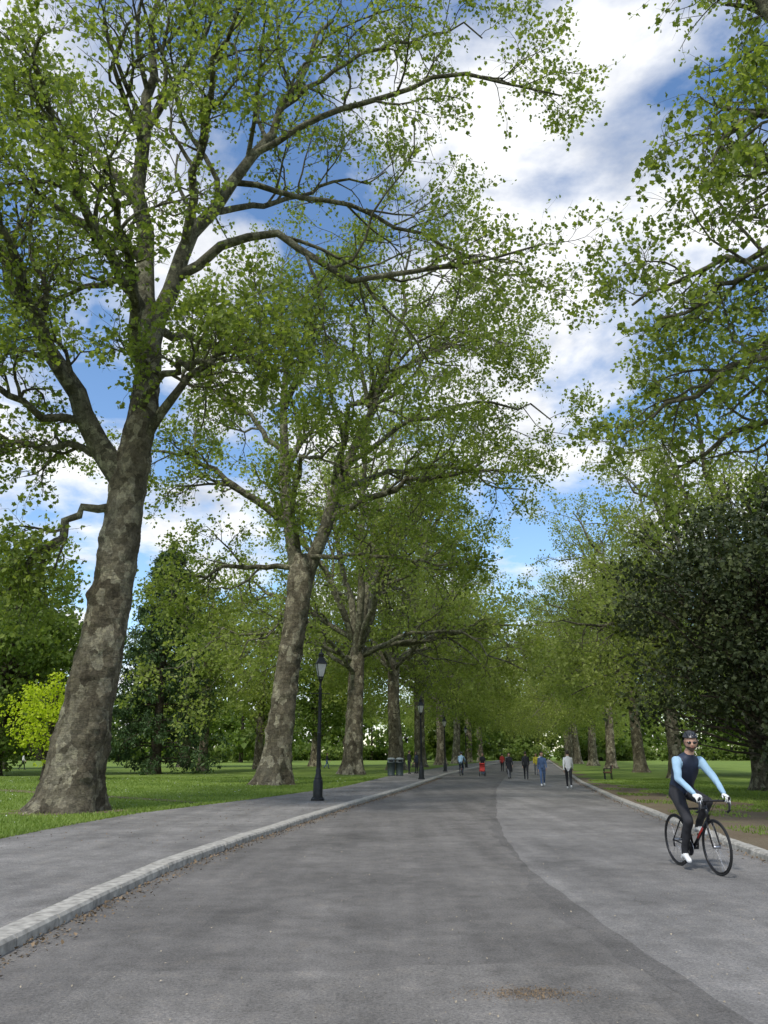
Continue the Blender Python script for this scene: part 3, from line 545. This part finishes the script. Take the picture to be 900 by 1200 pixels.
def head(mb,C,yaw,pitch,mi,s=1.0,hair='short',beard=False,glasses=False,helmet=False):
    R=rotz(yaw)@np.array([[math.cos(pitch),0,math.sin(pitch)],[0,1,0],[-math.sin(pitch),0,math.cos(pitch)]])
    n=26; u=np.linspace(0,math.pi,n); sN=44; a=np.arange(sN)*2*np.pi/sN
    X=np.sin(u)[:,None]*np.cos(a); Y=np.sin(u)[:,None]*np.sin(a); Z=np.broadcast_to(-np.cos(u)[:,None],X.shape)
    low=np.clip(-Z,0,1); x=X*.095*(1-.12*low)+.012*low; y=Y*.078*(1-.28*low**2); z=Z*.118
    fr=np.clip(X,0,1)**3
    nose=np.exp(-(Y/.17)**2-((Z+.22)/.2)**2)*(X>0); x=x+nose*.024
    sock=np.exp(-((np.abs(Y)-.36)/.16)**2-((Z-.02)/.13)**2)*(X>0); x=x-sock*.009
    chin=np.exp(-(Y/.35)**2-((Z+.85)/.2)**2)*(X>0); x=x+chin*.018
    brow=np.exp(-((Z-.2)/.1)**2)*fr; x=x+brow*.004
    V=np.stack([x,y,z],-1).reshape(-1,3); i=(np.arange(n-1)*sN)[:,None]; j=np.arange(sN)[None]; j2=(j+1)%sN
    F=np.stack([i+j,i+j2,i+sN+j2,i+sN+j],-1).reshape(-1,4)
    cen=V[F].mean(1); m=np.full(len(F),mi['skin'])
    if beard: m[(cen[:,2]<-.045)&(cen[:,0]>.0)&~((np.abs(cen[:,1])<.02)&(cen[:,2]>-.058))]=mi['beard']
    C=np.array(C); tr=lambda v:(np.array(v)*s)@R.T+C
    mb.add(tr(V),F,m,None,True)
    for sg in(-1,1):
        ell(mb,tr((-.002,sg*.079,-.008)),(.018*s,.008*s,.032*s),mi['skin'],8,R)
        ell(mb,tr((.078,sg*.030,.002)),(.011*s,.013*s,.009*s),mi['eye'],8,R); ell(mb,tr((.087,sg*.030,.002)),(.004*s,.006*s,.006*s),mi['hair'],6,R)
        if glasses: ell(mb,tr((.094,sg*.032,.002)),(.008*s,.030*s,.017*s),mi['lens'],10,R); tubes(mb,np.array([tr((.09,sg*.06,.008)),tr((.0,sg*.084,.008))]),np.array([.003,.003]),5,mi['lens'])
    ell(mb,tr((.092,0,-.056)),(.006*s,.024*s,.006*s),mi['lip'],8,R)
    keep=(cen[:,2]>.045)|((cen[:,0]<-.01)&(cen[:,2]>-.05)) if hair!='long' else (cen[:,2]>.05)|((cen[:,0]<.01))
    Vh=V*1.07+np.array([-.004,0,.004])
    if hair=='long':
        lo=np.clip(-Vh[:,2]/.118,0,1); Vh[:,2]-=lo*.12; Vh[:,1]*=1+.5*lo; Vh[:,0]=np.where(lo>0,np.minimum(Vh[:,0],-.01)-.01,Vh[:,0])
    mb.add(tr(Vh),F[keep],mi['hair'],None,True)
    if helmet:
        k2=(cen[:,2]>.045)|((cen[:,0]<-.03)&(cen[:,2]>.0))
        S=np.stack([X*.138-.014,Y*.106,Z*.142+.006],-1).reshape(-1,3); mb.add(tr(S),F[k2],mi['helmet'],None,True)
        mb.add(tr(V*1.1),F[k2],mi['hair'],None,True)
        for o in(-.055,-.02,.02,.055):
            for q in(.75,.2,-.35,-.85):
                c=(math.sin(q)*.134-.014,o*(1.1-.25*abs(q)),.006+math.cos(q)*.138*(1-abs(o)*2.2)); Rv=R@np.array([[math.cos(q),0,math.sin(q)],[0,1,0],[-math.sin(q),0,math.cos(q)]])
                ell(mb,tr(c),(.03*s,.0085*s,.008*s),mi['lens'],8,Rv)
        for sg in(-1,1): tubes(mb,np.array([tr((.03,sg*.095,.04)),tr((.02,sg*.078,-.05)),tr((.045,0,-.12))]),np.full(3,.004),5,mi['helmet'])
KEYS=['skin','hair','top','bottom','shoe','sleeve','eye','lip','lens','helmet','beard','glove']
MI={k:i for i,k in enumerate(KEYS)}
def mats(**k):
    d=dict(skin=M_skin,hair=M_hair,top=M_black,bottom=M_black,shoe=M_black,sleeve=None,eye=M_eye,lip=M_lip,lens=M_lens,helmet=M_helm,beard=M_beard,glove=M_skin); d.update(k)
    if d['sleeve'] is None: d['sleeve']=d['top']
    return [d[q] for q in KEYS]
def walker(name,x,y,rz,H=1.72,ph=1,hair='short',skirt=False,z=.0,stand=False,push=False,**mk):
    mb=MB(); sc=H/1.75; J={}; k=.15 if stand else 1.0
    def leg(sd,th,kn):
        hp=np.array([0,sd*.09,.9]); th,kn=math.radians(th*k),math.radians(kn*k)
        kp=hp+np.array([math.sin(th),0,-math.cos(th)])*.42; ap=kp+np.array([math.sin(kn),0,-math.cos(kn)])*.41; f=min(0,kn*.7)
        tp=ap+np.array([math.cos(f)*.15,0,math.sin(f)*.15-.035]); hl=ap+np.array([-.04,0,-.04]); return hp,kp,ap,tp,hl
    A=leg(1*1.0,24,8) if ph>0 else leg(1,-14,-40); B=leg(-1,-14,-40) if ph>0 else leg(-1,24,8)
    dz=min(A[2][2],B[2][2],A[3][2]-.02,B[3][2]-.02)-.055; off=np.array([0,0,-dz])
    J['pel']=((0,0,.93),.12); J['waist']=((0,0,1.07),.12); J['chest']=((.01,0,1.27),.15); J['uch']=((0,0,1.42),.12); J['neck']=((.0,0,1.49),.062); J['hb']=((.02,0,1.58),.055)
    E=[('pel','waist','top'),('waist','chest','top'),('chest','uch','top'),('uch','neck','top'),('neck','hb','skin')]
    for s,L in(('l',A),('r',B)):
        J['hip'+s]=(L[0],.095);J['kn'+s]=(L[1],.064);J['an'+s]=(L[2],.045);J['to'+s]=(L[3],.036);J['he'+s]=(L[4],.038)
        E+=[('hip'+s,'kn'+s,'bottom'),('kn'+s,'an'+s,'bottom'),('an'+s,'to'+s,'shoe'),('an'+s,'he'+s,'shoe')]
    for s,sd,sw in(('l',1,-20*ph),('r',-1,20*ph)):
        a=math.radians(sw*k); sh=np.array([0,sd*.165,1.40])
        if push: a=math.radians(25); b=math.radians(75)
        else: b=a+math.radians(22)
        el=sh+np.array([math.sin(a),sd*.14,-math.cos(a)])*.29; wr=el+np.array([math.sin(b),0,-math.cos(b)])*.25
        J['sh'+s]=(sh,.062);J['el'+s]=(el,.045);J['wr'+s]=(wr,.032)
        E+=[('sh'+s,'el'+s,'top'),('el'+s,'wr'+s,'sleeve')]
        hd=wr-el; hand(mb,(wr+off)*sc,hd,(0,-sd,0),(1,0,0),MI['glove'],.35,sc)
    J={n:(tuple((np.array(p)+off)*sc),r*sc) for n,(p,r) in J.items()}
    tor={'pel':(.11*sc,.165*sc),'waist':(.1*sc,.145*sc),'chest':(.115*sc,.17*sc),'uch':(.09*sc,.15*sc),'neck':(.06*sc,.07*sc)}
    remesh_body(mb,J,E,tor,MI,.017,x)
    if skirt: lathe(mb,[(.15*sc,(1.05-dz)*sc),(.19*sc,(.9-dz)*sc),(.21*sc,(.65-dz)*sc),(.23*sc,(.5-dz)*sc)],20,MI['top'])
    head(mb,(.03*sc,0,(1.655-dz)*sc),0,0,MI,sc,hair)
    return mb.obj(name,mats(**mk),(x,y,z),rz)
walker('pedestrian',9.1,40,1.35,1.8,1,top=M_white,bottom=M_black,shoe=M_white)
walker('pedestrian',8.5,43.5,-1.7,1.76,-1,top=M_jean,bottom=M_jean,hair='short',shoe=M_white)
walker('pedestrian',9.55,54.5,1.4,1.82,1,top=M_black,bottom=M_black)
walker('pedestrian',8.75,56.5,-1.6,1.74,-1,hair='long',skirt=True,top=M_black,bottom=M_grey)
walker('pedestrian',12.6,67,-1.7,1.74,1,hair='long',top=M_yel,bottom=M_grey)
walker('pedestrian',10.6,69,1.4,1.74,-1,top=M_grey,bottom=M_black)
walker('pedestrian',2.05,66,.5,1.8,1,z=.1,stand=True,top=M_black,bottom=M_black)
walker('pedestrian',2.7,67,2.5,1.72,1,z=.1,stand=True,hair='long',top=M_navy,bottom=M_black)
walker('pedestrian',8.0,65.6,-1.75,1.76,1,push=True,top=M_black,bottom=M_jean)
walker('pedestrian',14.5,75,1.4,1.75,-1,top=M_white,bottom=M_grey)
walker('pedestrian',12.0,82,1.4,1.75,1,top=M_red,bottom=M_black)
walker('pedestrian',-6.5,92,.3,1.7,1,z=.1,top=M_black,bottom=M_jean)
walker('pedestrian',-38,85,.3,1.7,1,z=.1,top=M_white,bottom=M_black)
# pushchair
M_rub=simple('tyre_rubber',(.012,.012,.012),.8)
def wheel(mb,c,r,tr,mi,spokes=0,mis=0):
    s=8; b=np.arange(s)*2*PI/s; V=[]; a=np.linspace(0,2*PI,41)
    for q in a[:-1]:
        for w in b: V.append((c[0]+math.cos(q)*(r+tr*math.cos(w)),c[1]+tr*math.sin(w),c[2]+math.sin(q)*(r+tr*math.cos(w))))
    F=[[i*s+j,((i+1)%40)*s+j,((i+1)%40)*s+(j+1)%s,i*s+(j+1)%s] for i in range(40) for j in range(s)]
    mb.add(V,F,mi,None,True)
    for i in range(spokes):
        q=i*2*PI/spokes; sg=.03 if i%2 else -.03; q2=q+(.5 if (i//2)%2 else -.5)
        tubes(mb,np.array([(c[0]+math.cos(q2)*.02,c[1]+sg,c[2]+math.sin(q2)*.02),(c[0]+math.cos(q)*(r-.005),c[1],c[2]+math.sin(q)*(r-.005))]),np.array([.0018,.0018]),4,mis)
mb=MB()
for x,yy in((-.3,-.25),(-.3,.25),(.35,-.2),(.35,.2)): wheel(mb,(x,yy,.13),.115,.018,0,8,mis=1)
for s in(-.23,.23): tubes(mb,np.array([(.35,s*.87,.13),(0,s,.5),(-.45,s,1.0)]),np.full(3,.013),6,1); tubes(mb,np.array([(-.3,s,.13),(.1,s,.6)]),np.full(2,.013),6,1)
tubes(mb,np.array([(-.45,-.23,1.0),(-.45,.23,1.0)]),np.full(2,.015),6,1,True)
c=np.array([(.3,.38),(-.05,.36),(-.22,.82),(-.15,.98),(.08,1.0),(.12,.95),(-.1,.88),(-.12,.7),(0,.46),(.3,.45)])
V=[(x,yy,z) for yy in(-.2,.2) for x,z in c]; n=len(c); mb.add(V,[[i,(i+1)%n,n+(i+1)%n,n+i] for i in range(n)],2); mb.add(V,[list(range(n)),list(range(2*n-1,n-1,-1))],2)
mb.obj('pushchair',[M_rub,M_iron,M_red],(7.85,64.75,0),-1.75)

# ---------------------------------------------------------------- bicycle + rider
M_frame=simple('black_frame_paint',(.015,.015,.018),.25,.2); M_redp=simple('red_frame_accent',(.55,.03,.02),.3); M_metal=simple('steel',(.4,.4,.42),.3,.9)
def bike_mesh():
    mb=MB(); T=lambda pts,r,mi=0,s=8:tubes(mb,np.array(pts,float),np.full(len(pts),r) if np.isscalar(r) else np.array(r),s,mi,True)
    for cx in(-.5,.5):
        wheel(mb,(cx,0,.34),.328,.0125,1); wheel(mb,(cx,0,.34),.306,.011,0,24,mis=2); T([(cx,-.05,.34),(cx,.05,.34)],.02,2)
    BBp=(-.08,0,.27)
    T([BBp,(-.23,0,.86)],.016); T([(-.23,0,.86),(-.25,0,.94)],.0135,2); T([(-.205,0,.76),(.335,0,.80)],.015); T([BBp,(.375,0,.68)],.021); T([(.335,0,.84),(.38,0,.66)],.02)
    T([(.08,0,.417),(.24,0,.56)],.0225,3)
    for s in(-1,1):
        T([(-.08,s*.03,.27),(-.5,s*.055,.34)],.009); T([(-.21,s*.02,.74),(-.5,s*.055,.34)],.008); T([(.38,s*.03,.66),(.42,s*.05,.55),(.5,s*.052,.34)],[.014,.012,.009])
        T([(.42,s*.0,.9),(.42,s*.17,.9),(.44,s*.205,.9),(.53,s*.21,.9),(.565,s*.21,.86),(.55,s*.215,.79),(.5,s*.22,.765),(.43,s*.22,.765)],.0145,4)
        T([(.53,s*.21,.90),(.585,s*.21,.935),(.59,s*.21,.955)],[.018,.017,.012],4); T([(.585,s*.21,.93),(.6,s*.21,.86),(.575,s*.21,.80)],[.007,.006,.005],2)
        T([(.595,s*.21,.94),(.6,s*.1,.98),(.5,s*.03,.85),(.4,0,.7)],.003,0,5)
    T([(.335,0,.84),(.345,0,.885),(.42,0,.9)],.017)
    ell(mb,(-.3,0,.955),(.09,.07,.022),0); ell(mb,(-.19,0,.957),(.1,.028,.018),0)
    V=lambda r,y:[( -.08+math.cos(a)*r,y,.27+math.sin(a)*r) for a in np.linspace(0,2*PI,25)[:-1]]
    w=V(.095,-.05)+V(.095,-.056); mb.add(w,[[i,(i+1)%24,24+(i+1)%24,24+i] for i in range(24)],2); mb.add(w,[list(range(24)),list(range(47,23,-1))],0)
    T([(-.08,-.065,.27),(-.08,-.09,.10)],[.014,.01],0); T([(-.08,.065,.27),(-.08,.09,.44)],[.014,.01],0); T([(-.08,-.07,.27),(-.08,.07,.27)],.018,0)
    box(mb,(-.08,-.13,.10),(.08,.07,.018),0); box(mb,(-.08,.13,.44),(.08,.07,.018),0)
    T([(-.08,-.053,.365),(-.5,-.05,.375)],.004,2,5); T([(-.08,-.053,.175),(-.47,-.05,.27),(-.5,-.05,.305)],.004,2,5); T([(-.5,-.06,.34),(-.48,-.06,.25)],.012,0)
    return mb.mesh('bicycle_mesh',[M_frame,M_rub,M_metal,M_redp,M_black])
BKM=bike_mesh()
def rider(name,loc,rz,sc,yaw=0,**mk):
    mb=MB(); J={}; E=[]
    J['pel']=((-.25,0,.99),.125);J['waist']=((-.19,0,1.12),.13);J['chest']=((-.07,0,1.29),.16);J['uch']=((.03,0,1.42),.13);J['neck']=((.08,0,1.49),.07);J['hb']=((.12,0,1.57),.058)
    E=[('pel','waist','top'),('waist','chest','top'),('chest','uch','top'),('uch','neck','top'),('neck','hb','skin')]
    legs={'r':[(-.22,-.1,.97),(.10,-.13,.63),(-.12,-.12,.19),(.02,-.135,.125),(-.17,-.12,.15)],'l':[(-.22,.1,.97),(.18,.14,.87),(-.12,.12,.53),(.02,.135,.465),(-.17,.12,.49)]}
    for s,L in legs.items():
        J['hip'+s]=(L[0],.1);J['kn'+s]=(L[1],.066);J['cf'+s]=(tuple((np.array(L[1])*.62+np.array(L[2])*.38)+np.array([-.02,0,0])),.06);J['an'+s]=(L[2],.042);J['to'+s]=(L[3],.036);J['he'+s]=(L[4],.034)
        E+=[('hip'+s,'kn'+s,'bottom'),('kn'+s,'cf'+s,'bottom'),('cf'+s,'an'+s,'bottom'),('an'+s,'to'+s,'shoe'),('an'+s,'he'+s,'shoe')]
    for s,sd in(('l',1),('r',-1)):
        J['sh'+s]=((.03,sd*.175,1.40),.068);J['el'+s]=((.20,sd*.27,1.17),.048);J['wr'+s]=((.46,sd*.215,1.0),.034)
        E+=[('sh'+s,'el'+s,'sleeve'),('el'+s,'wr'+s,'sleeve')]
        hand(mb,(.465,sd*.212,.985),(1,0,-.42),(0,-sd*.25,-1),(0,-sd,0),MI['glove'],.62,1.05)
    tor={'pel':(.12,.17),'waist':(.115,.16),'chest':(.13,.185),'uch':(.11,.17),'neck':(.068,.075)}
    remesh_body(mb,J,E,tor,MI,.0125)
    head(mb,(.155,0,1.65),yaw,.1,MI,1.05,'short',True,True,True)
    return mb.obj(name,mats(**mk),loc,rz,sc)
fr=np.array([4.66,11.7]); re=np.array([4.5,12.72]); c=(fr+re)/2; rz=math.atan2(fr[1]-re[1],fr[0]-re[0])
inst(BKM,'bicycle',(c[0],c[1],.004),rz,(1.08,)*3)
rider('cyclist',(c[0],c[1],.004),rz,1.08,-.35,top=M_navy,sleeve=M_blue,bottom=M_black,shoe=M_white,glove=M_white)
inst(BKM,'bicycle',(6.3,66,.004),1.3,(1.05,)*3); rider('cyclist',(6.3,66,.004),1.3,1.05,0,top=M_blue,bottom=M_navy)

# ---------------------------------------------------------------- sky, sun, camera
EL,AZ=52,205
w=D.worlds.new('World'); SC.world=w; w.use_nodes=True; nt=w.node_tree; nt.nodes.clear()
sky=N(nt,'ShaderNodeTexSky'); sky.sky_type='NISHITA'; sky.sun_disc=False; sky.sun_elevation=math.radians(EL); sky.sun_rotation=math.radians(AZ); sky.air_density=1.0; sky.dust_density=.5; sky.ozone_density=2.0
hs=N(nt,'ShaderNodeHueSaturation',Saturation=1.1,Value=1.45); nt.links.new(sky.outputs[0],hs.inputs['Color'])
b1=N(nt,'ShaderNodeBackground',Strength=.15); nt.links.new(hs.outputs[0],b1.inputs[0])
tc=N(nt,'ShaderNodeTexCoord'); sp=N(nt,'ShaderNodeSeparateXYZ'); nt.links.new(tc.outputs['Generated'],sp.inputs[0])
def MA(op,a,b):
    m=nt.nodes.new('ShaderNodeMath'); m.operation=op
    for s,v in zip(m.inputs,(a,b)):
        if hasattr(v,'links'): nt.links.new(v,s)
        else: s.default_value=v
    return m.outputs[0]
zz=MA('ADD',MA('MAXIMUM',sp.outputs[2],0.0),.22); cb=N(nt,'ShaderNodeCombineXYZ')
nt.links.new(MA('DIVIDE',sp.outputs[0],zz),cb.inputs[0]); nt.links.new(MA('DIVIDE',sp.outputs[1],zz),cb.inputs[1]); cb.inputs[2].default_value=3.7
n1=N(nt,'ShaderNodeTexNoise',Scale=2.4,Detail=9.0,Roughness=.54); n1.inputs['Distortion'].default_value=.2; nt.links.new(cb.outputs[0],n1.inputs['Vector'])
cf=ramp(nt,n1.outputs['Fac'],[(.455,(0,0,0)),(.575,(1,1,1))])
n2=N(nt,'ShaderNodeTexNoise',Scale=3.5,Detail=7.0,Roughness=.6); nt.links.new(cb.outputs[0],n2.inputs['Vector'])
cc=ramp(nt,n2.outputs['Fac'],[(.34,(.56,.6,.68)),(.56,(.96,.97,.99))])
b2=N(nt,'ShaderNodeBackground',Strength=1.15); nt.links.new(cc.outputs[0],b2.inputs[0])
mx=N(nt,'ShaderNodeMixShader'); nt.links.new(cf.outputs[0],mx.inputs[0]); nt.links.new(b1.outputs[0],mx.inputs[1]); nt.links.new(b2.outputs[0],mx.inputs[2])
ou=N(nt,'ShaderNodeOutputWorld'); nt.links.new(mx.outputs[0],ou.inputs[0])
sd=D.lights.new('sun','SUN'); sd.energy=3.1; sd.angle=math.radians(7); sd.color=(1,.96,.89); so=link(D.objects.new('sun',sd))
a,e=math.radians(AZ),math.radians(EL); v=Vector((math.sin(a)*math.cos(e),math.cos(a)*math.cos(e),math.sin(e))); so.rotation_euler=v.to_track_quat('Z','Y').to_euler(); so.location=v*60
cd=D.cameras.new('camera'); cam=link(D.objects.new('camera',cd)); cd.sensor_fit='VERTICAL'; cd.sensor_height=36; cd.sensor_width=27; cd.lens=27; cd.clip_end=4000; cd.clip_start=.05
cam.location=(0,0,1.6); cam.rotation_euler=(math.radians(90+17.57),0,0); SC.camera=cam
SC.view_settings.view_transform='Standard'; SC.view_settings.look='None'; SC.view_settings.exposure=0; SC.view_settings.gamma=1
